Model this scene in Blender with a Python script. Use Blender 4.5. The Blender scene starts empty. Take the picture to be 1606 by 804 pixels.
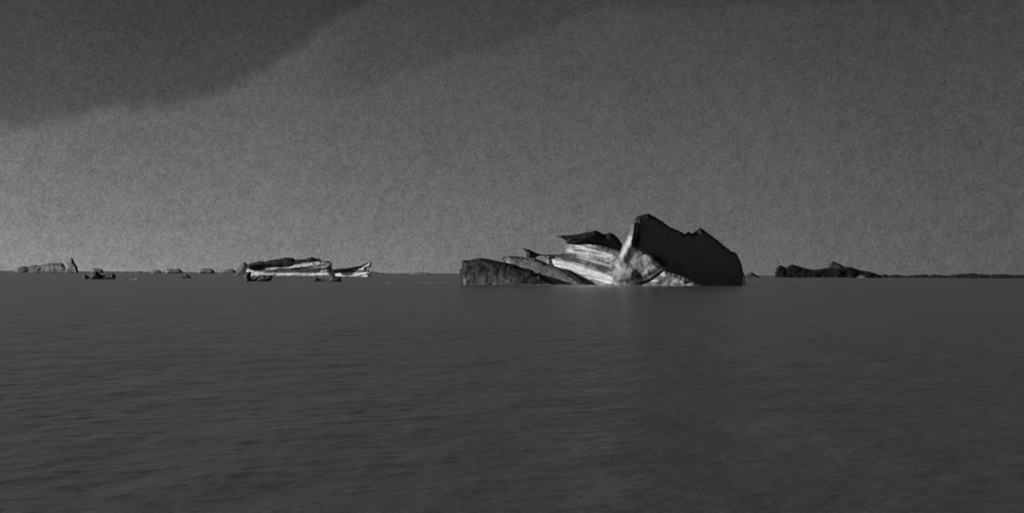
import bpy, bmesh, math, random
import numpy as np
from mathutils import Vector, Matrix, noise
from mathutils.geometry import delaunay_2d_cdt

sc = bpy.context.scene
COL = sc.collection
SKY_K = 0.0075               # share of the clear-sky light in the overcast haze
W, H = 1606.0, 804.0           # the photograph's own pixels, used to survey the place
F = 2206.0                     # focal length in those pixels (about 40 degrees across)
CAM_Z = 8.0                    # standing on a ship's deck
ROLL = math.radians(0.36)
PITCH = math.atan(27.0 / F)

# ------------------------------------------------------------------ camera
cd = bpy.data.cameras.new('camera'); cam = bpy.data.objects.new('camera', cd)
COL.objects.link(cam); sc.camera = cam
cd.sensor_width = 36.0; cd.lens = 36.0 * F / W
cd.clip_start = 0.5; cd.clip_end = 200000
ROT = Matrix.Rotation(math.pi/2 + PITCH, 3, 'X') @ Matrix.Rotation(ROLL, 3, 'Z')
cam.location = (0, 0, CAM_Z); cam.rotation_euler = ROT.to_euler()
CAMP = Vector((0, 0, CAM_Z))

def ray(px, py):
    return (ROT @ Vector(((px - W/2)/F, -(py - H/2)/F, -1.0))).normalized()
def dist_of(px, py):           # distance of a waterline point
    d = ray(px, py); t = -CAM_Z / d.z
    return (CAMP + d*t).y

def on_plane(px, py, D, slope, Xc):   # ray with the wall  y = D + slope*(x-Xc)
    d = ray(px, py)
    t = (D - slope*Xc) / (d.y - slope*d.x)
    return CAMP + d*t

# ------------------------------------------------------------------ node helpers
def new_mat(name):
    m = bpy.data.materials.new(name); m.use_nodes = True
    nt = m.node_tree; nt.nodes.clear()
    return m, nt
def N(nt, typ, **kw):
    n = nt.nodes.new(typ)
    for k, v in kw.items():
        if k.startswith('i_'):
            n.inputs[k[2:].replace('_', ' ')].default_value = v
        else: setattr(n, k, v)
    return n
def math_n(nt, op, a, b=None, c=None, clamp=False):
    n = nt.nodes.new('ShaderNodeMath'); n.operation = op; n.use_clamp = clamp
    for i, v in enumerate((a, b, c)):
        if v is None: continue
        if isinstance(v, (int, float)): n.inputs[i].default_value = v
        else: nt.links.new(v, n.inputs[i])
    return n.outputs[0]

def ice_mat(name, dark, light, bias, dip, scale=0.12, contrast=0.9, rough=0.55, stretch=9.0, bump=1.0, grain=0.18):
    """Layered ice: strata run along `dip` (angle below horizontal, to the right) and the
    vertex attribute 'tone' adds pale and dark bands, and painted light and shade, to the colour."""
    m, nt = new_mat(name); L = nt.links
    out = N(nt, 'ShaderNodeOutputMaterial'); bs = N(nt, 'ShaderNodeBsdfPrincipled')
    L.new(bs.outputs[0], out.inputs[0])
    tc = N(nt, 'ShaderNodeTexCoord')
    mp = N(nt, 'ShaderNodeMapping'); mp.vector_type = 'TEXTURE'
    mp.inputs['Rotation'].default_value = (0, math.radians(dip), 0)
    mp.inputs['Scale'].default_value = (stretch, stretch*0.6, 1)
    L.new(tc.outputs['Object'], mp.inputs[0])
    st = N(nt, 'ShaderNodeTexNoise', i_Scale=scale*2.6, i_Detail=7, i_Roughness=0.68, i_Distortion=0.5)
    L.new(mp.outputs[0], st.inputs['Vector'])
    bl = N(nt, 'ShaderNodeTexNoise', i_Scale=scale*0.75, i_Detail=8, i_Roughness=0.62)
    L.new(tc.outputs['Object'], bl.inputs['Vector'])
    gr = N(nt, 'ShaderNodeTexNoise', i_Scale=scale*9, i_Detail=4, i_Roughness=0.8)
    L.new(tc.outputs['Object'], gr.inputs['Vector'])
    at = N(nt, 'ShaderNodeAttribute', attribute_name='tone')
    a = math_n(nt, 'SUBTRACT', st.outputs[0], 0.5)
    b = math_n(nt, 'SUBTRACT', bl.outputs[0], 0.5)
    g = math_n(nt, 'SUBTRACT', gr.outputs[0], 0.5)
    s = math_n(nt, 'MULTIPLY_ADD', a, contrast*2.2, bias)
    s = math_n(nt, 'MULTIPLY_ADD', b, contrast*1.2, s)
    s = math_n(nt, 'MULTIPLY_ADD', g, grain*2.5, s)
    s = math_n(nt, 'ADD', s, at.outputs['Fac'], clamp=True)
    mx = N(nt, 'ShaderNodeMix', data_type='RGBA')
    mx.inputs[6].default_value = (dark, dark, dark, 1); mx.inputs[7].default_value = (light, light, light, 1)
    L.new(s, mx.inputs[0]); L.new(mx.outputs[2], bs.inputs['Base Color'])
    bs.inputs['Roughness'].default_value = rough
    bs.inputs['Specular IOR Level'].default_value = 0.25
    hs = math_n(nt, 'MULTIPLY_ADD', st.outputs[0], 1.0, math_n(nt, 'MULTIPLY', gr.outputs[0], 0.10))
    bp = N(nt, 'ShaderNodeBump', i_Strength=0.8, i_Distance=bump/scale*0.14)
    L.new(hs, bp.inputs['Height']); L.new(bp.outputs[0], bs.inputs['Normal'])
    return m

# ------------------------------------------------------------------ geometry of ice
def densify(poly, step, amp, rng):
    out = []
    n = len(poly)
    for i in range(n):
        a = np.array(poly[i], float); b = np.array(poly[(i+1) % n], float)
        L = np.hypot(*(b-a)); k = max(1, int(round(L/step)))
        nrm = np.array((-(b-a)[1], (b-a)[0]))/max(L, 1e-6)
        for j in range(k):
            t = j/k; p = a + (b-a)*t
            if j > 0: p = p + nrm*rng.uniform(-amp, amp)*min(1, 4*t*(1-t)+.3)
            out.append(tuple(p))
    return out

def fnoise(x, y, z, o=5, h=0.9):
    return noise.fractal(Vector((x, y, z)), h, 2.1, o)

def seg_gauss(P, x1, y1, x2, y2, w):
    a = np.array((x1, y1)); d = np.array((x2-x1, y2-y1)); L2 = max(d@d, 1e-6)
    t = np.clip(((P-a)@d)/L2, 0, 1); q = a + t[:, None]*d
    return np.exp(-((P-q)**2).sum(1)/(w*w))

ORIG = {}
def ice(name, poly, D, T, R, mat, parent=None, slope=0.0, lean=0.0, seed=1, tones=(), bulges=(), relief=1.0,
        strata=0.0, dip=15, step=1.3, amp=0.35, back=1.0, base=None, rs=1.0, rim=0.0):
    """A solid lump of ice: outline `poly` (survey pixels), swelling T metres towards and
    T*back metres away from its mid plane, with relief and layering on both faces."""
    rng = random.Random(seed)
    pts = densify(poly, step*1.2, amp, rng)
    nb = len(pts); B = np.array(pts)
    x0, y0 = B.min(0); x1, y1 = B.max(0)
    inner = []
    yy = y0
    k = 0
    while yy < y1:
        xx = x0 + (step*0.5 if k % 2 else 0)
        while xx < x1:
            inner.append((xx + rng.uniform(-.2, .2)*step, yy + rng.uniform(-.2, .2)*step)); xx += step
        yy += step*0.87; k += 1
    inner = np.array(inner)
    A = B; Cc = np.roll(B, -1, 0)
    def dist(P):
        out = np.full(len(P), 1e9)
        for a, c in zip(A, Cc):
            d = c-a; L2 = max(d@d, 1e-9)
            t = np.clip(((P-a)@d)/L2, 0, 1); q = P-(a+t[:, None]*d)
            out = np.minimum(out, np.hypot(q[:, 0], q[:, 1]))
        return out
    di = dist(inner); inner = inner[di > step*0.45]
    allp = [Vector(p) for p in pts] + [Vector(p) for p in inner]
    vs, es, fs, *_ = delaunay_2d_cdt(allp, [], [list(range(nb))], 1, 1e-6)
    P = np.array([(v.x, v.y) for v in vs])
    d = dist(P); bd = d < 1e-4
    q = np.clip(d/R, 0, 1); prof = np.sqrt(np.clip(1-(1-q)**2, 0, 1))
    xs = [p[0] for p in poly]; xc = (min(xs)+max(xs))/2
    Xc = on_plane(xc, 440, D, 0, 0).x
    mpp = D/F
    ax = ray(xc, 428); ax = Vector((ax.x/ax.y, 1.0, 0))      # the lump's own thickness axis
    tone = np.zeros(len(P)); bul = np.zeros(len(P))
    for (a, b, c, e, w, am) in tones: tone += am*seg_gauss(P, a, b, c, e, w)  # ice bands, plus lit and shaded areas put into the colour
    tone -= rim*np.exp(-(d/4.0)**2)  # edges darkened in the colour to offset the sunlight on them
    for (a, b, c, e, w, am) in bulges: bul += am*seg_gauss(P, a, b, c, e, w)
    o = Vector((0, 0, 0)) if parent is None else Vector(parent['at'])
    if parent is None:
        o = on_plane(xc, base or y1, D, 0, 0); o.z = 0.0
    cs, sn = math.cos(math.radians(dip)), math.sin(math.radians(dip))
    vf, vb, tf = [], [], []
    s = 13.0*rs
    for i, (x, y) in enumerate(P):
        m = on_plane(x, y, D, slope, Xc)
        edge = min(1.0, d[i]/3.0)
        f1 = fnoise(x/s, y/s, seed*3.7, 4, 1.1)
        f2 = fnoise(x/s*3.2, y/s*3.2, seed*1.7+9)
        u = (-x*sn + y*cs)
        lay = fnoise(u/3.0, x/60.0, seed*2.2, 3) + .8*(0.5-abs(((u/5.0 + .4*fnoise(x/30, y/30, seed)) % 1)-.5)*2)
        r = edge*mpp*(relief*(3.2*f1 + 0.5*f2) + strata*lay - bul[i])
        dz = lean*m.z
        k1 = -T*prof[i] + r + dz
        vf.append((m.x + ax.x*k1, m.y + k1, m.z))
        f3 = fnoise(x/s+40, y/s, seed*3.7)
        k2 = max(back*T*prof[i] + edge*mpp*3*relief*f3 + dz, k1 + 0.3*edge)
        vb.append((m.x + ax.x*k2, m.y + k2, m.z))
    me = bpy.data.meshes.new(name)
    verts = [Vector(v)-o for v in vf]; idx = {}
    for i, v in enumerate(vb):
        if bd[i]: idx[i] = i
        else: idx[i] = len(verts); verts.append(Vector(v)-o)
    faces = []
    for f in fs:
        f = list(f); faces.append(f)
        faces.append([idx[j] for j in reversed(f)])
    me.from_pydata(verts, [], faces)
    me.validate()
    tn = np.zeros(len(verts)); tn[:len(P)] = tone
    for i in range(len(P)):
        if not bd[i]: tn[idx[i]] = tone[i]
    at = me.attributes.new('tone', 'FLOAT', 'POINT'); at.data.foreach_set('value', tn.astype(np.float32))
    bm = bmesh.new(); bm.from_mesh(me); bmesh.ops.recalc_face_normals(bm, faces=bm.faces)
    for f in bm.faces: f.smooth = True
    bm.to_mesh(me); bm.free()
    me.materials.append(mat)
    ob = bpy.data.objects.new(name, me); COL.objects.link(ob)
    if parent is None: ob.location = o
    else: ob.parent = parent
    return ob
def f0(x, y, seed): return 0.35*noise.noise(Vector((x/9., y/9., seed*1.1)))

def tag(o, label, cat, group=None):
    o['label'] = label; o['category'] = cat
    if group: o['group'] = group
    return o
def thing(name, px, D, label, cat, group=None):
    o = bpy.data.objects.new(name, None); COL.objects.link(o)
    p = on_plane(px, 440, D, 0, 0); p.z = 0
    o.location = p; o['at'] = tuple(p); o.empty_display_size = 5
    return tag(o, label, cat, group)
def shelf(name, xa, xb, D, depth, h, mat, parent, seed=1, sag=0.0):
    """a thin ragged ice foot lying in the water"""
    rng = random.Random(seed); o = Vector(parent['at']) if parent else None
    a = on_plane(xa, 440, D, 0, 0).x; b = on_plane(xb, 440, D, 0, 0).x
    n = max(12, int((xb-xa)/3)); fr, bk = [], []
    for i in range(n+1):
        t = i/n; x = a+(b-a)*t; e = math.sqrt(max(0, 1-(2*t-1)**4))
        w = depth*e*(0.7+0.5*noise.noise(Vector((t*n/4, seed, 0))))
        fr.append((x, D-w)); bk.append((x, D+w*1.3))
    ring = fr + bk[::-1]
    if o is None: o = Vector(((a+b)/2, D, 0))
    bm = bmesh.new()
    hh = [h*(0.45+0.55*abs(noise.noise(Vector((i*.37, seed*2., 1))))*2) for i in range(len(ring))]
    top = [bm.verts.new((x-o.x, y-o.y, hh[i])) for i, (x, y) in enumerate(ring)]
    bot = [bm.verts.new((x-o.x, y-o.y, -1.0)) for x, y in ring]
    m = len(ring)
    for i in range(m): bm.faces.new((bot[i], bot[(i+1) % m], top[(i+1) % m], top[i]))
    for i in range(n): bm.faces.new((top[i], top[i+1], top[m-2-i], top[m-1-i]))
    bmesh.ops.remove_doubles(bm, verts=bm.verts, dist=1e-4)
    bmesh.ops.recalc_face_normals(bm, faces=bm.faces)
    me = bpy.data.meshes.new(name); bm.to_mesh(me); bm.free(); me.materials.append(mat)
    at = me.attributes.new('tone', 'FLOAT', 'POINT')
    ob = bpy.data.objects.new(name, me); COL.objects.link(ob)
    if parent: ob.parent = parent
    else: ob.location = o
    return ob

# ------------------------------------------------------------------ materials
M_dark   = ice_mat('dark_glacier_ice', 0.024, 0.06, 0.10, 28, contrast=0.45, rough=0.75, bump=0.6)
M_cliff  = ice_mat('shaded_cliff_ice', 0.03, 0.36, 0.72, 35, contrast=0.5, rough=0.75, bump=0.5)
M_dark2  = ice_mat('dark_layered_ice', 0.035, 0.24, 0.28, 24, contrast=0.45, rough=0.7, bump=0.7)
M_mid    = ice_mat('grey_layered_ice', 0.08, 0.50, 0.42, 26, contrast=0.55, rough=0.65)
M_strata = ice_mat('pale_layered_ice', 0.07, 0.76, 0.42, 14, contrast=1.25, rough=0.55, bump=1.3, stretch=22.0)
M_spire  = ice_mat('weathered_pale_ice', 0.06, 0.62, 0.42, 62, contrast=0.7, rough=0.55, stretch=3.5, bump=0.8)
M_white  = ice_mat('clean_white_ice', 0.16, 0.84, 0.70, 10, contrast=0.9, rough=0.5)
M_line   = ice_mat('waterline_ice', 0.08, 0.40, 0.55, 0, contrast=0.9, rough=0.6, scale=0.3)
M_faint  = ice_mat('hazed_dark_ice', 0.14, 0.26, 0.5, 5, scale=0.03, contrast=0.6, rough=0.8, bump=0.3)  # haze of distance is put into this colour
M_far    = ice_mat('hazed_grey_ice', 0.14, 0.40, 0.4, 5, scale=0.03, contrast=0.9, rough=0.8, bump=0.3)  # paler for distance: haze painted into the ice colour
M_ls     = ice_mat('striped_bright_ice', 0.05, 0.78, 0.5, -5, scale=0.05, contrast=1.3, rough=0.55, stretch=14)

# ------------------------------------------------------------------ the big iceberg
DM = dist_of(940, 446.0)
big = thing('iceberg', 945, DM, 'largest iceberg in the centre with tilted slabs, a pale spire and a black double-peaked cliff', 'iceberg')
ice('ice_slab', [(725.1,407.6),(735.6,407.9),(746,405.6),(755,404),(766,406),(777.7,408.5),(790.7,410.8),(806.8,414.5),(819.8,419.4),
    (834.4,422.6),(840.5,429.1),(846.5,427),(858.7,435.6),(874.8,444.8),(890,458),(722,458),(723.5,444),(720.2,422.6),(725.1,420.2),(724,417)],
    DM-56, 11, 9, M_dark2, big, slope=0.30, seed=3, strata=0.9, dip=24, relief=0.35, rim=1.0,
    tones=[(724,405,722,445,5,-.5),(735,441,800,441,9,1.1),(738,425,790,434,5,.3),(752,414,800,428,4,.12)])['label'] = 'low dark slab at the left end'  # sun-facing left end painted darker by tones and rim
ice('ice_slab', [(786.6,404.3),(789,402.4),(802,400.8),(813,402),(824.7,403.7),(837.6,404),(848,408),(858.7,412.9),(870,417),(882.9,422.6),(892,427),
    (900.7,432.3),(917.7,445),(935,458),(770,458),(778,430),(792,411),(788.2,408)],
    DM-33, 9, 8, M_mid, big, slope=0.12, seed=5, strata=1.4, dip=26, relief=0.3, rim=.2,
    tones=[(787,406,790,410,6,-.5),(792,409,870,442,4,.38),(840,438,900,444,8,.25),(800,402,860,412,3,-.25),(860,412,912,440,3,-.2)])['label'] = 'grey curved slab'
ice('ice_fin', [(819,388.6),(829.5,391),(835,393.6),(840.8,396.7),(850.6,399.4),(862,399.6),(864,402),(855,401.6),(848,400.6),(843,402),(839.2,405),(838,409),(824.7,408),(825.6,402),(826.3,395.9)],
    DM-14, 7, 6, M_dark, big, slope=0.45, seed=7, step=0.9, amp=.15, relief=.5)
ice('ice_body', [(851.4,400.5),(859.5,399.1),(870,398.6),(878,397.8),(887,396.7),(887.8,391),(884.6,388.6),(888.6,384.6),(895.9,380),(918,378),
    (942.8,384),(967.7,392),(992,400),(996,458),(880,458),(862,424),(858.5,413),(857.6,406.5),(855,402.5)],
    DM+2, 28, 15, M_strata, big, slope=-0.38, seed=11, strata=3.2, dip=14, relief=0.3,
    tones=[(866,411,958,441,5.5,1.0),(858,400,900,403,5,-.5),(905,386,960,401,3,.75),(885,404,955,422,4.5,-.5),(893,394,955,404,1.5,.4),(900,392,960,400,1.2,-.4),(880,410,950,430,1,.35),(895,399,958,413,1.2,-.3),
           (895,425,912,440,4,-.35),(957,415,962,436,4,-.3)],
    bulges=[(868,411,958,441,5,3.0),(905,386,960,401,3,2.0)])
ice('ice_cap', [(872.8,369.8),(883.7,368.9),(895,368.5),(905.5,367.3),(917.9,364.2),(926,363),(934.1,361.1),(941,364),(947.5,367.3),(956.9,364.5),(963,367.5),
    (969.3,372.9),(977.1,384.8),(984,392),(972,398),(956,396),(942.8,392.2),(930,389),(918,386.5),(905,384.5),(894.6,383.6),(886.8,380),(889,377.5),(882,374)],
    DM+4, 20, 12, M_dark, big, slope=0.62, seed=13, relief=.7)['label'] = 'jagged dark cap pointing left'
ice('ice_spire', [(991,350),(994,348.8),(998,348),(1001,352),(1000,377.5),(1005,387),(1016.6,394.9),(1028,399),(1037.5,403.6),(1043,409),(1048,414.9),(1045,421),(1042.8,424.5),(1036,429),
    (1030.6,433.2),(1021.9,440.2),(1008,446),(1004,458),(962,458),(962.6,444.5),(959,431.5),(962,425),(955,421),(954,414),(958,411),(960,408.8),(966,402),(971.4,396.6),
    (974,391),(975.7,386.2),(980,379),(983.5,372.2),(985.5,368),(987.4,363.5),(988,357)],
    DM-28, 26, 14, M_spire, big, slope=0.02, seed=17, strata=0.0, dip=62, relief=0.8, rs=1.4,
    tones=[(990,374,976,400,3.2,.7),(993,352,996,376,4,-.3),(972,396,961,409,3,-.35),(998,384,986,404,5,-1.1),(985,404,981,410,3,-.6),(1004,392,1018,406,5,.6),  # hollows shaded and ridges lightened in the colour
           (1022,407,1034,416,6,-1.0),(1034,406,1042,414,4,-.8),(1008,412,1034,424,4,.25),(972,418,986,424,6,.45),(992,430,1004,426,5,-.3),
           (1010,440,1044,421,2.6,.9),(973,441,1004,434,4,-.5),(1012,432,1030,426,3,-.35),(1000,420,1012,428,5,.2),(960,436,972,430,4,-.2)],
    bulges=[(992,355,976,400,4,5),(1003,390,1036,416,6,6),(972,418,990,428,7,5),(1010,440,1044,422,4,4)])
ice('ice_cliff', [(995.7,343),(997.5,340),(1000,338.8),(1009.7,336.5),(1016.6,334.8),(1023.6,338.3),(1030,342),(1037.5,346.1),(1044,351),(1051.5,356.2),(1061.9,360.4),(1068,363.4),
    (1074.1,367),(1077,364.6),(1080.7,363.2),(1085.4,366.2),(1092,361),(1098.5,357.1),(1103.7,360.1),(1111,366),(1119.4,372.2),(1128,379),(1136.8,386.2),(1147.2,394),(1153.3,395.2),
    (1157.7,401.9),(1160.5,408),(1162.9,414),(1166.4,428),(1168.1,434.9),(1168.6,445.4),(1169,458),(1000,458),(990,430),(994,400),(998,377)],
    DM+8, 10, 10, M_cliff, big, slope=0.7, seed=19, relief=1.2, amp=.55, rim=.55, tones=[(997,338,994,400,9,-.8),(1000,340,1016,340,6,-.6),(1088,366,1098,360,6,-.8)], strata=.5, dip=35)['label'] = 'black double-peaked cliff at the right end'  # tones and rim paint the sunlit left slopes dark
ice('ice_foot', [(1006,446),(1020,441),(1031,432.5),(1038,427),(1042,424.2),(1052,427.5),(1064,431),(1075.8,434.9),(1086,439.5),(1097,445),(1112,458),(1000,458)],
    DM-46, 14, 9, M_white, big, slope=0.12, seed=23, step=1.0, relief=.5,
    tones=[(1030,434,1040,438,5,-.9),(1012,444,1040,443,3,-.7),(1048,434,1062,432,4,-.25),(1060,441,1085,443,5,.3),(1058,444,1066,445,2,-.5)])['label'] = 'bright low foot below the black cliff'
ice('lit_edge_sliver', [(1164.6,434),(1166.2,431),(1167.8,437),(1170.6,447),(1171,458),(1163,458),(1163.8,445)],
    DM+20, 3, 2, M_white, big, slope=-0.3, seed=29, step=0.8, amp=.1, relief=.2, tones=[(1167,430,1167,450,6,.6)])  # the cliff's lit edge, painted in as a strip of white ice
ice('cave_lump', [(1071.3,442),(1072.3,439.6),(1075,438.6),(1077.8,439.4),(1079,442),(1078,445),(1075.4,446.4),(1072.6,445.4)],
    DM-63, 3, 3, M_dark, big, seed=31, step=0.7, amp=.1, relief=.25)['label'] = 'small round black lump in place of a dark cave'  # dark cavity, made as an added black lump
shelf('ice_shelf', 728, 1100, DM-64, 3.0, 0.42, M_line, big, 4)
shelf('ice_shelf', 1080, 1172, DM-8, 4.0, 0.3, M_line, big, 8)

# ------------------------------------------------------------------ the iceberg on the left
DL = dist_of(460, 432.8)
lb = thing('iceberg', 450, DL, 'long low iceberg left of centre with dark snow cap over bright striped ice', 'iceberg')
ice('ice_wedge', [(366.5,431),(371,424),(374.9,418.4),(379,413.5),(382.7,410),(386,412.5),(389.7,415.7),(396,424),(398,440),(364,440)],
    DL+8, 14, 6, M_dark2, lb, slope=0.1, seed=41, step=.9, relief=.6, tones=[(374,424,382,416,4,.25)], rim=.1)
ice('ice_body', [(384,424),(388,415),(400,412),(430,411),(470,409),(500,408),(508,410),(518,411.5),(520.4,414),(520.6,420),(523,426),(530,440),(384,440)],
    DL, 30, 12, M_ls, lb, slope=-0.15, seed=43, strata=1.2, dip=-6, step=1.0, relief=.35,
    tones=[(396,430.8,520,430.5,2.4,.9),(400,424,520,422,2,-.5),(393,419,412,418,5,-.5),(420,419,428,422,3,.15),(436,421,500,422,2.5,-.45),(432,426,500,425.5,1.3,-.9),(470,428.4,530,424.6,.9,-.8),(478,418.5,510,415,1.2,-.6),(455,420.5,500,412.6,1.3,.55),
           (500,419,519,417,4,-.1),(430,423.4,452,423,1.6,-.4)],
    bulges=[(396,430.5,520,430,3,2)])
ice('snow_cap', [(386,421),(388,415.5),(393,412.6),(399.3,411),(408,408.8),(415,410.5),(422,407.9),(430,406.8),(437.6,405.8),(448,403.5),(458.6,404),(462.9,407),(471,406.6),(479.5,405.8),
    (488.2,402.7),(495.2,404.9),(503,406.5),(504.2,410),(510,409.5),(516,409.3),(520.4,412.3),(519,414),(508,413),(500,412.4),(488,413.5),(472.5,416.2),(460,419),(451.6,421.6),(437.6,419.5),
    (425,418),(413,417.5),(402,417)],
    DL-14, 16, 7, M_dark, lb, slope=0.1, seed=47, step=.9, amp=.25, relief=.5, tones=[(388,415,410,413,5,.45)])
ice('snow_bump', [(466,418.5),(467.5,417),(471,416.2),(474,417.4),(473,419.3),(468,419.6)], DL-34, 4, 2, M_white, lb, slope=-.2, seed=50, step=.6, amp=.1, relief=.1)
ice('snow_bump', [(453,420),(456,418),(461,417.8),(464.5,417.6),(465,419.6),(459,420.8),(454,421)], DL-34, 4, 2, M_white, lb, slope=-.2, seed=51, step=.6, amp=.1, relief=.1)
ice('snow_bump', [(487,413),(488.5,411.4),(491,411.6),(491.5,413.2),(489,414)], DL-34, 4, 2, M_white, lb, slope=-.2, seed=52, step=.6, amp=.1, relief=.1)
ice('ice_tail', [(516,423),(523,422.7),(533.5,421),(545.7,420.8),(554.4,419.4),(566.6,417),(575.4,413.4),(581.2,411),(582.4,414.9),(581.3,418.7),(573.6,421),(578.8,423.2),(581.5,428),(579,434),(580,440),(516,440)],
    DL-36, 9, 6, M_ls, lb, slope=-0.2, seed=53, strata=1.2, dip=-8, step=.8, amp=.2, relief=.6,
    tones=[(530,431,576,430,3.5,.8),(522,427.5,574,424,1.3,-.8),(555,423,572,420,1.2,.35),(566,429,568,431,1.5,-.3)])
ice('tail_crest', [(520,424.6),(521,422.4),(533.5,420.7),(545.7,420.1),(554.4,418.4),(566.6,416),(575.4,412),(581.7,410.2),(583,412.5),(582.4,415.5),(574,418),(566,420.6),(555,422),(545,424.5),(533,426.6),(524,427)],
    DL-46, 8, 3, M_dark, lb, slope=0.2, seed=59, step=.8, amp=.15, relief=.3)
shelf('ice_shelf', 392, 584, DL-45, 5, 0.5, M_line, lb, 12)

def growler(poly, label, mat=None, T=None, seed=1, base=None, name='growler', cat='ice chunk', group=None, slope=0.3, tones=(), step=.8, relief=.4):
    yb = base; xs = [p[0] for p in poly]; xc = (min(xs)+max(xs))/2
    D = dist_of(xc, yb)
    w = (max(xs)-min(xs))*D/F
    poly = [(x, y if y < yb-0.2 else yb+3) for x, y in poly]
    o = ice(name, poly, D, T or w*0.22, max(2.2, (max(p[1] for p in poly)-min(p[1] for p in poly))*.45), mat or M_dark, None, slope=slope, seed=seed, step=step, amp=.18,
            relief=relief, tones=tones, base=yb)
    return tag(o, label, cat, group)

growler([(374,432.5),(381,430),(386,426.8),(391,425.6),(395,427),(393,432),(393.4,436.6),(399,438),(403,435),(406,432.4),(413,430.6),(417,432),(423.7,431),(428,433.4),(426.4,437.6),(420,440.5),(385,440.5),(380,436)],
        'black ice chunk with two humps floating before the left end of the long striped iceberg', M_dark2, seed=61, base=440.5)
growler([(479,440.6),(488,438),(491.5,436.6),(495.2,434.4),(499,436.4),(503,437.5),(511,438.4),(516,437),(516.5,433.2),(521,432.2),(527,433),(534.4,433.4),(534.6,438),(539,440.6)],
        'flat black ice chunk floating before the tail of the long striped iceberg', M_dark2, seed=62, base=440.8)
growler([(127,437),(130,432.4),(132.6,429.8),(135.5,431),(138.6,433.8),(141.5,431),(143.6,426.8),(149.6,424.2),(153.6,426),(157.6,429.8),(161,432),(165,430.5),(169.5,429),(173,428.6),(177.5,427.2),(179.5,430),(182,432.8),(180,437)],
        'dark ice chunk with three humps at far left', M_dark2, seed=63, base=437)
growler([(192.5,439),(195,436.9),(198,436.6),(200.4,439)], 'tiny dark ice chunk right of the three-humped chunk', M_dark2, seed=64, base=439.2)
growler([(202,439),(206,437.6),(211,437.2),(215,435.2),(217,437),(215,439)], 'small pale ice floe right of the three-humped dark chunk', M_mid, seed=65, base=439.4, name='ice_floe', cat='ice floe', slope=-.2)
growler([(281,434.4),(288,432.4),(292,429.6),(296,432),(300,434.2),(302,435.6)], 'small dark ice chunk with pale left side between the left bergs', M_dark2, seed=66, base=435.8)
growler([(208,427),(213,425.3),(220,425.1),(225,426.7)], 'thin dark ice floe near the horizon behind the small pale floe', M_faint, seed=67, base=427.1, name='ice_floe', cat='ice floe')
ln = shelf('ice_floe', 604, 722, dist_of(660, 443.6), 3.5, 0.28, M_line, None, 15)
tag(ln, 'long thin pale ice floe on the water left of the largest iceberg', 'ice floe')

# ------------------------------------------------------------------ far icebergs
def far(parts, D, xc, label, name='iceberg'):
    if len(parts) == 1:
        poly, mat, tones = parts[0]
        o = ice(name, poly, D, 40, 4, mat, None, slope=.1, seed=int(xc), step=1.0, amp=.5, relief=.3, tones=tones, base=434)
        return tag(o, label, 'iceberg')
    t = thing(name, xc, D, label, 'iceberg')
    for k, (nm, off, poly, mat, sl, tones) in enumerate(parts):
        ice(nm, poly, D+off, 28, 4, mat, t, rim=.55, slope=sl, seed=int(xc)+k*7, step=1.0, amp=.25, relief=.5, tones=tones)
    return t
DR = dist_of(1300, 435.1)
far([('ice_ridge', -40, [(1214.6,436),(1215.5,428),(1216.9,422),(1219.5,418),(1222.8,415.7),(1228,417.4),(1233,419.6),(1237,416.5),(1241.9,414.5),(1250,416.6),(1259.8,419.6),(1268,421.4),(1276.4,422.9),
        (1287,421.2),(1298,420),(1310,419.8),(1324.9,418.6),(1333.8,418.3),(1340,420.5),(1346.6,422.9),(1358,424.8),(1369.6,427.2),(1376,429.6),(1381,431.8),(1386,436),(1384,441),(1214,441)], M_dark, .3,
        [(1235,424,1250,432,4,.45),(1240,420,1262,434,1.2,.3)]),
     ('ice_peak', 60, [(1296,428),(1299,420),(1300.6,414.5),(1303,412),(1306,408.8),(1309.5,411),(1313,412),(1317.2,413.7),(1321,416),(1327,420),(1330,428)], M_dark2, .2, [(1312,415,1312,420,8,.35)]),
     ('ice_foot', -95, [(1342,436),(1346,432.5),(1351,430.2),(1357,431.4),(1363,434.4),(1366,440),(1340,440)], M_mid, 0, [(1352,433,1352,436,6,.2)])],
    DR, 1298, 'long dark iceberg on the right with a small grey peak rising behind it')
shelf('ice_floe', 1272, 1336, DR-180, 10, 0.6, M_line, None, 22)
tag(bpy.data.objects[-1] if False else [o for o in COL.objects if o.name.startswith('ice_floe')][-1], 'thin pale ice floe along the foot of the long dark right-hand iceberg', 'ice floe')
D7 = 7200
far([([(1374,440),(1377,431.5),(1382,430.8),(1388,429.8),(1395,432),(1405,430),(1412,431.6),(1421,432.4),(1436,430.8),(1451,430),(1456,431.8),(1464,430),(1476,431.2),(1487,431.8),(1500,430),(1512,429.2),
       (1523,428),(1535,429.4),(1552,430.6),(1570,429.6),(1590,431),(1625,430.6),(1640,440)], M_dark, ())], D7, 1500, 'lowest ragged dark ice ridge along the horizon at far right')
far([([(1160,440),(1165,431),(1170,430),(1174,428),(1178,426.8),(1182,428.4),(1187,431.4),(1192,433.6),(1198,440)], M_dark2, ())], 5200, 1178, 'small dark iceberg peeping out right of the black cliff')
far([('ice_ridge', 0, [(20,430),(28,419),(36,417),(44,418),(54,415),(62,416),(70,414.5),(76,413.5),(84,412),(92,412.4),(98,411.5),(101,416),(104,419),(108,430)], M_far, .1, [(88,414.5,98,415,2.5,-.5),(60,419.5,110,419.5,2,.5)]),
     ('ice_peak', -30, [(102,430),(103,416),(105.7,411.5),(108,411),(110,405),(112,402.8),(114.4,406),(117,412),(121,417.6),(124,430)], M_far, -.05, [(104,412,104,418,2,.3),(114,419,100,419.5,2,.4)])],
    6000, 60, 'hazy pale iceberg with a pointed peak at far left on the horizon')
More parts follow.
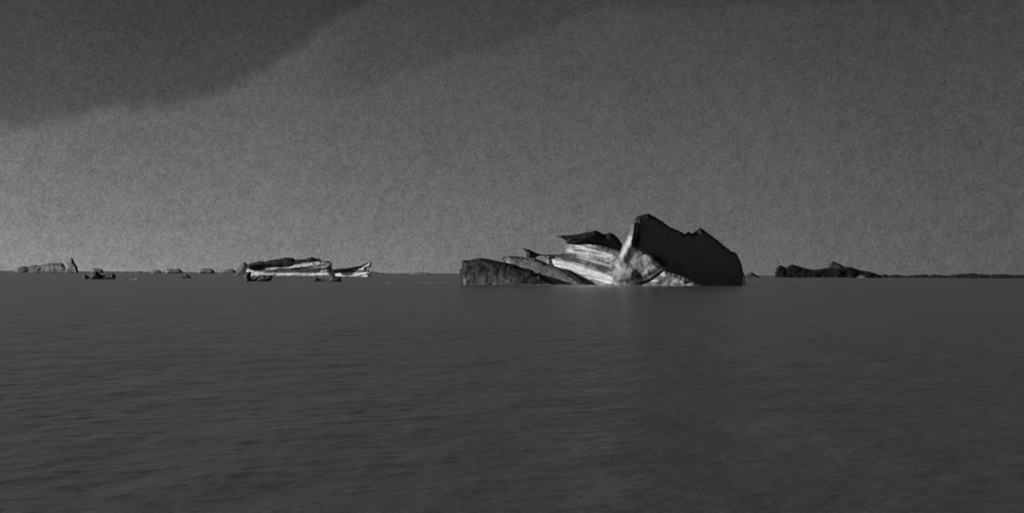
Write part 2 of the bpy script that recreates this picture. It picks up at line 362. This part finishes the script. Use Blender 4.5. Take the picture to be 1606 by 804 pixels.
for k, (poly, mat, lab) in enumerate([
    ([(141,430),(144,421.2),(149,420.4),(154,421),(161,422.4),(164,430)], M_faint, 'faint low iceberg on the horizon behind the three-humped dark chunk'),
    ([(236,430),(238,423.6),(246,422.8),(252,424),(254,430)], M_faint, 'faintest low iceberg on the horizon, left of the flat-topped ones'),
    ([(258,430),(261,422),(266,421),(276,421.2),(282,421.4),(285,424),(288,430)], M_faint, 'flat-topped low iceberg on the horizon, left one of two alike'),
    ([(309,430),(313,422),(318,420.6),(326,421),(333,421.8),(336,424.5),(338,430)], M_faint, 'flat-topped low iceberg on the horizon, right one of two alike'),
    ([(343,432),(347,425),(352,422.8),(359,421.6),(366,422),(370,425),(374,432)], M_faint, 'low rounded iceberg just left of the long striped one'),
    ([(574,436),(577,426),(582,425.4),(588,426.2),(594,427.4),(602,428.6),(606,436)], M_faint, 'low dark iceberg trailing off behind the right tip of the striped one'),
    ([(642,436),(645,428.4),(650,427.2),(660,426.4),(668,427),(676,428.8),(680,436)], M_faint, 'low arched iceberg on the horizon between the two biggest icebergs'),
    ([(612,436),(618,428.9),(628,428.6),(633,429),(638,436)], M_faint, 'barely visible sliver of an iceberg on the horizon left of the low arched one')]):
    far([(poly, mat, ())], 7000+k*90, (poly[0][0]+poly[-1][0])/2, lab)

# ------------------------------------------------------------------ the sea
m, nt = new_mat('sea_water'); L = nt.links
out = N(nt, 'ShaderNodeOutputMaterial'); bs = N(nt, 'ShaderNodeBsdfPrincipled'); L.new(bs.outputs[0], out.inputs[0])
tc = N(nt, 'ShaderNodeTexCoord')
hs = None
for sc_, amp_, st_ in ((0.02, 1.2, 0.5), (1.6, 0.10, 0.6), (5.0, 0.05, 0.7), (22.0, 0.012, 0.8)):
    mp = N(nt, 'ShaderNodeMapping'); mp.inputs['Scale'].default_value = (sc_*st_, sc_, sc_)
    mp.inputs['Rotation'].default_value = (0, 0, 0.15)
    L.new(tc.outputs['Object'], mp.inputs[0])
    nz = N(nt, 'ShaderNodeTexNoise', i_Scale=1.0, i_Detail=5, i_Roughness=0.6); L.new(mp.outputs[0], nz.inputs['Vector'])
    v = math_n(nt, 'MULTIPLY', nz.outputs[0], amp_)
    hs = v if hs is None else math_n(nt, 'ADD', hs, v)
bp = N(nt, 'ShaderNodeBump', i_Strength=1.0, i_Distance=1.0); L.new(hs, bp.inputs['Height'])
L.new(bp.outputs[0], bs.inputs['Normal'])
bc = None
for sc_, am in ((0.003, .35), (0.02, .5), (0.15, .7), (1.0, 1.0), (7.0, 1.3)):
    mp = N(nt, 'ShaderNodeMapping'); mp.inputs['Scale'].default_value = (sc_, sc_*.14, sc_); L.new(tc.outputs['Object'], mp.inputs[0])
    nz = N(nt, 'ShaderNodeTexNoise', i_Scale=1.0, i_Detail=4, i_Roughness=0.7); L.new(mp.outputs[0], nz.inputs['Vector'])
    v = math_n(nt, 'MULTIPLY', math_n(nt, 'SUBTRACT', nz.outputs[0], .5), am*.085)
    bc = v if bc is None else math_n(nt, 'ADD', bc, v)
bc = math_n(nt, 'MAXIMUM', math_n(nt, 'ADD', bc, .098), .01)
L.new(bc, bs.inputs['Base Color'])
bs.inputs["Roughness"].default_value = 0.2
bs.inputs['Specular IOR Level'].default_value = 0.5; bs.inputs['IOR'].default_value = 1.33
# one sheet from the ship to the horizon: a fan of quads, finer near the ship, heaved into short wind waves
rngw = np.random.default_rng(5)
dy = np.concatenate([np.linspace(560, 380, 60, endpoint=False), np.linspace(380, 4, 700), np.geomspace(3.7, .2, 24)])
Yr = CAM_Z*F/dy
ta = np.concatenate([np.linspace(-1.5, -.50, 60, endpoint=False), np.linspace(-.50, .50, 1300), np.linspace(.52, 1.5, 60)])
GY, TA = np.meshgrid(Yr, ta, indexing='ij'); GX = GY*TA
Z = np.zeros_like(GX)
rowstep = np.gradient(Yr)[:, None]
for k in range(70):
    lam = 0.7*(16/0.7)**rngw.random(); th = math.radians(-18) + rngw.normal(0, .75)
    kx, ky = math.cos(th)*2*math.pi/lam, math.sin(th)*2*math.pi/lam
    amp = 0.0017*lam**0.70
    fade = np.clip(1.5 - np.abs(rowstep*math.sin(th))/lam*1.2, .12, 1)
    p = kx*GX + ky*GY + rngw.random()*6.283
    Z += amp*fade*(np.sin(p) + .22*np.cos(2*p))
gust = 0.75 + 0.45*np.sin(GX/83. + GY/140.)*np.sin(GY/211. - GX/170. + 1)
Z *= gust*np.clip((6000-GY)/4000, 0, 1)
nr, nc = GX.shape
V = np.stack([GX, GY, Z], -1).reshape(-1, 3)
extra = np.array([(-150000, Yr[0]*1.0, -.6), (-150000, -3000, -.6), (150000, -3000, -.6), (150000, 90000, -.6), (-150000, 90000, -.6)], float)
i0 = (np.arange(nr-1)[:, None]*nc + np.arange(nc-1)[None, :]).reshape(-1)
Fq = np.stack([i0, i0+1, i0+nc+1, i0+nc], -1)
ne = len(V); V = np.concatenate([V, extra[1:]]); Fq = np.concatenate([Fq, [[ne, ne+1, ne+2, ne+3]]])
me = bpy.data.meshes.new('sea')
me.vertices.add(len(V)); me.vertices.foreach_set('co', V.astype(np.float32).ravel())
me.loops.add(Fq.size); me.loops.foreach_set('vertex_index', Fq.astype(np.int32).ravel())
me.polygons.add(len(Fq)); me.polygons.foreach_set('loop_start', np.arange(0, Fq.size, 4, dtype=np.int32))
me.update(calc_edges=True); me.polygons.foreach_set('use_smooth', np.ones(len(Fq), bool))
me.materials.append(m)
sea = bpy.data.objects.new('sea', me); COL.objects.link(sea); sea['kind'] = 'structure'

# ------------------------------------------------------------------ light
EL, AZ = math.radians(17), math.radians(-74)      # sun low on the left, a little ahead of / beside the ship
SUNDIR = Vector((math.sin(math.radians(-116))*math.cos(EL), math.cos(math.radians(-116))*math.cos(EL), math.sin(EL)))
sl = bpy.data.lights.new('sun', 'SUN'); sl.energy = 3.5; sl.angle = math.radians(0.5); sl.color = (1, .99, .975)
so = bpy.data.objects.new('sun', sl); COL.objects.link(so); so.rotation_euler = SUNDIR.to_track_quat('Z', 'Y').to_euler()

w = bpy.data.worlds.new('World'); sc.world = w; w.use_nodes = True; nt = w.node_tree; nt.nodes.clear(); L = nt.links
out = N(nt, 'ShaderNodeOutputWorld'); bg = N(nt, 'ShaderNodeBackground'); L.new(bg.outputs[0], out.inputs[0])
sky = N(nt, 'ShaderNodeTexSky'); sky.sky_type = 'NISHITA'; sky.sun_disc = False
sky.sun_elevation = EL; sky.sun_rotation = math.radians(-116); sky.air_density = 1.4; sky.dust_density = 2.0
bw = N(nt, 'ShaderNodeRGBToBW'); L.new(sky.outputs[0], bw.inputs[0])
tc = N(nt, 'ShaderNodeTexCoord'); sp = N(nt, 'ShaderNodeSeparateXYZ'); L.new(tc.outputs['Generated'], sp.inputs[0])
az = math_n(nt, 'ARCTAN2', sp.outputs[0], sp.outputs[1]); el = math_n(nt, 'ARCSINE', sp.outputs[2])
# edge of the cloud bank: elevation as a function of azimuth
mr = N(nt, 'ShaderNodeMapRange'); mr.inputs['From Min'].default_value = -0.6; mr.inputs['From Max'].default_value = 0.2; L.new(az, mr.inputs[0])
fc = N(nt, 'ShaderNodeFloatCurve'); L.new(mr.outputs[0], fc.inputs[1])
cv = fc.mapping.curves[0]
def cp(a, e): return ((a+.6)/.8, e)
ptz = [(-.6, .07), (-.36, .093), (-.315, .100), (-.27, .109), (-.223, .117), (-.19, .131), (-.165, .147), (-.14, .166), (-.09, .20), (.0, .30), (.2, .55)]
while len(cv.points) < len(ptz): cv.points.new(.5, .5)
for p, q in zip(cv.points, ptz): p.location = cp(*q); p.handle_type = 'AUTO'
fc.mapping.update()
def skynoise(scale, det, rough, sx=1.0):
    mp = N(nt, 'ShaderNodeMapping'); mp.inputs['Scale'].default_value = (1, 1, sx); L.new(tc.outputs['Generated'], mp.inputs[0])
    n = N(nt, 'ShaderNodeTexNoise', i_Scale=scale, i_Detail=det, i_Roughness=rough); L.new(mp.outputs[0], n.inputs['Vector'])
    return math_n(nt, 'SUBTRACT', n.outputs[0], .5)
e1 = math_n(nt, 'MULTIPLY_ADD', skynoise(18, 10, .7), .034, math_n(nt, 'SUBTRACT', el, fc.outputs[0]))
mk = N(nt, 'ShaderNodeMapRange', interpolation_type='SMOOTHSTEP'); mk.inputs['From Min'].default_value = -.005; mk.inputs['From Max'].default_value = .010
L.new(e1, mk.inputs[0])
cloud = math_n(nt, 'MULTIPLY_ADD', mk.outputs[0], -.36, 1.0)
# a second, fainter bank whose lower edge fades out to the left
mr2 = N(nt, 'ShaderNodeMapRange'); mr2.inputs['From Min'].default_value = -.14; mr2.inputs['From Max'].default_value = .06
mr2.inputs['To Min'].default_value = .118; mr2.inputs['To Max'].default_value = .185; L.new(az, mr2.inputs[0])
e2 = math_n(nt, 'MULTIPLY_ADD', skynoise(26, 8, .6), .03, math_n(nt, 'SUBTRACT', el, mr2.outputs[0]))
mk2 = N(nt, 'ShaderNodeMapRange', interpolation_type='SMOOTHSTEP'); mk2.inputs['From Min'].default_value = -.003; mk2.inputs['From Max'].default_value = .007; L.new(e2, mk2.inputs[0])
fd = N(nt, 'ShaderNodeMapRange', interpolation_type='SMOOTHSTEP'); fd.inputs['From Min'].default_value = -.16; fd.inputs['From Max'].default_value = -.10; L.new(az, fd.inputs[0])
c2 = math_n(nt, 'MULTIPLY_ADD', math_n(nt, 'MULTIPLY', mk2.outputs[0], fd.outputs[0]), -.16, 1.0)
# bright sea haze low on the horizon, strongest towards the sun
dz = math_n(nt, 'COSINE', math_n(nt, 'SUBTRACT', az, math.radians(-116)))
A = math_n(nt, 'MAXIMUM', math_n(nt, 'MULTIPLY_ADD', dz, .27, .292), .05)
hz = math_n(nt, 'MULTIPLY', A, math_n(nt, 'EXPONENT', math_n(nt, 'MULTIPLY', math_n(nt, 'ABSOLUTE', el), -8.0)))
t = math_n(nt, 'MULTIPLY_ADD', bw.outputs[0], SKY_K, hz)
mot = math_n(nt, 'MULTIPLY_ADD', skynoise(9, 5, .6), .30, 1.0)
mot = math_n(nt, 'MULTIPLY_ADD', skynoise(140, 3, .7), .6, mot)
gr = math_n(nt, 'MULTIPLY_ADD', skynoise(650, 2, .8), 1.4, mot)
t = math_n(nt, 'MULTIPLY', t, cloud); t = math_n(nt, 'MULTIPLY', t, c2); t = math_n(nt, 'MULTIPLY', t, gr)
t = math_n(nt, 'MULTIPLY', t, 10.0)
L.new(t, bg.inputs[0]); bg.inputs[1].default_value = 0.1

sc.view_settings.view_transform = 'Standard'; sc.view_settings.look = 'None'; sc.view_settings.exposure = 0
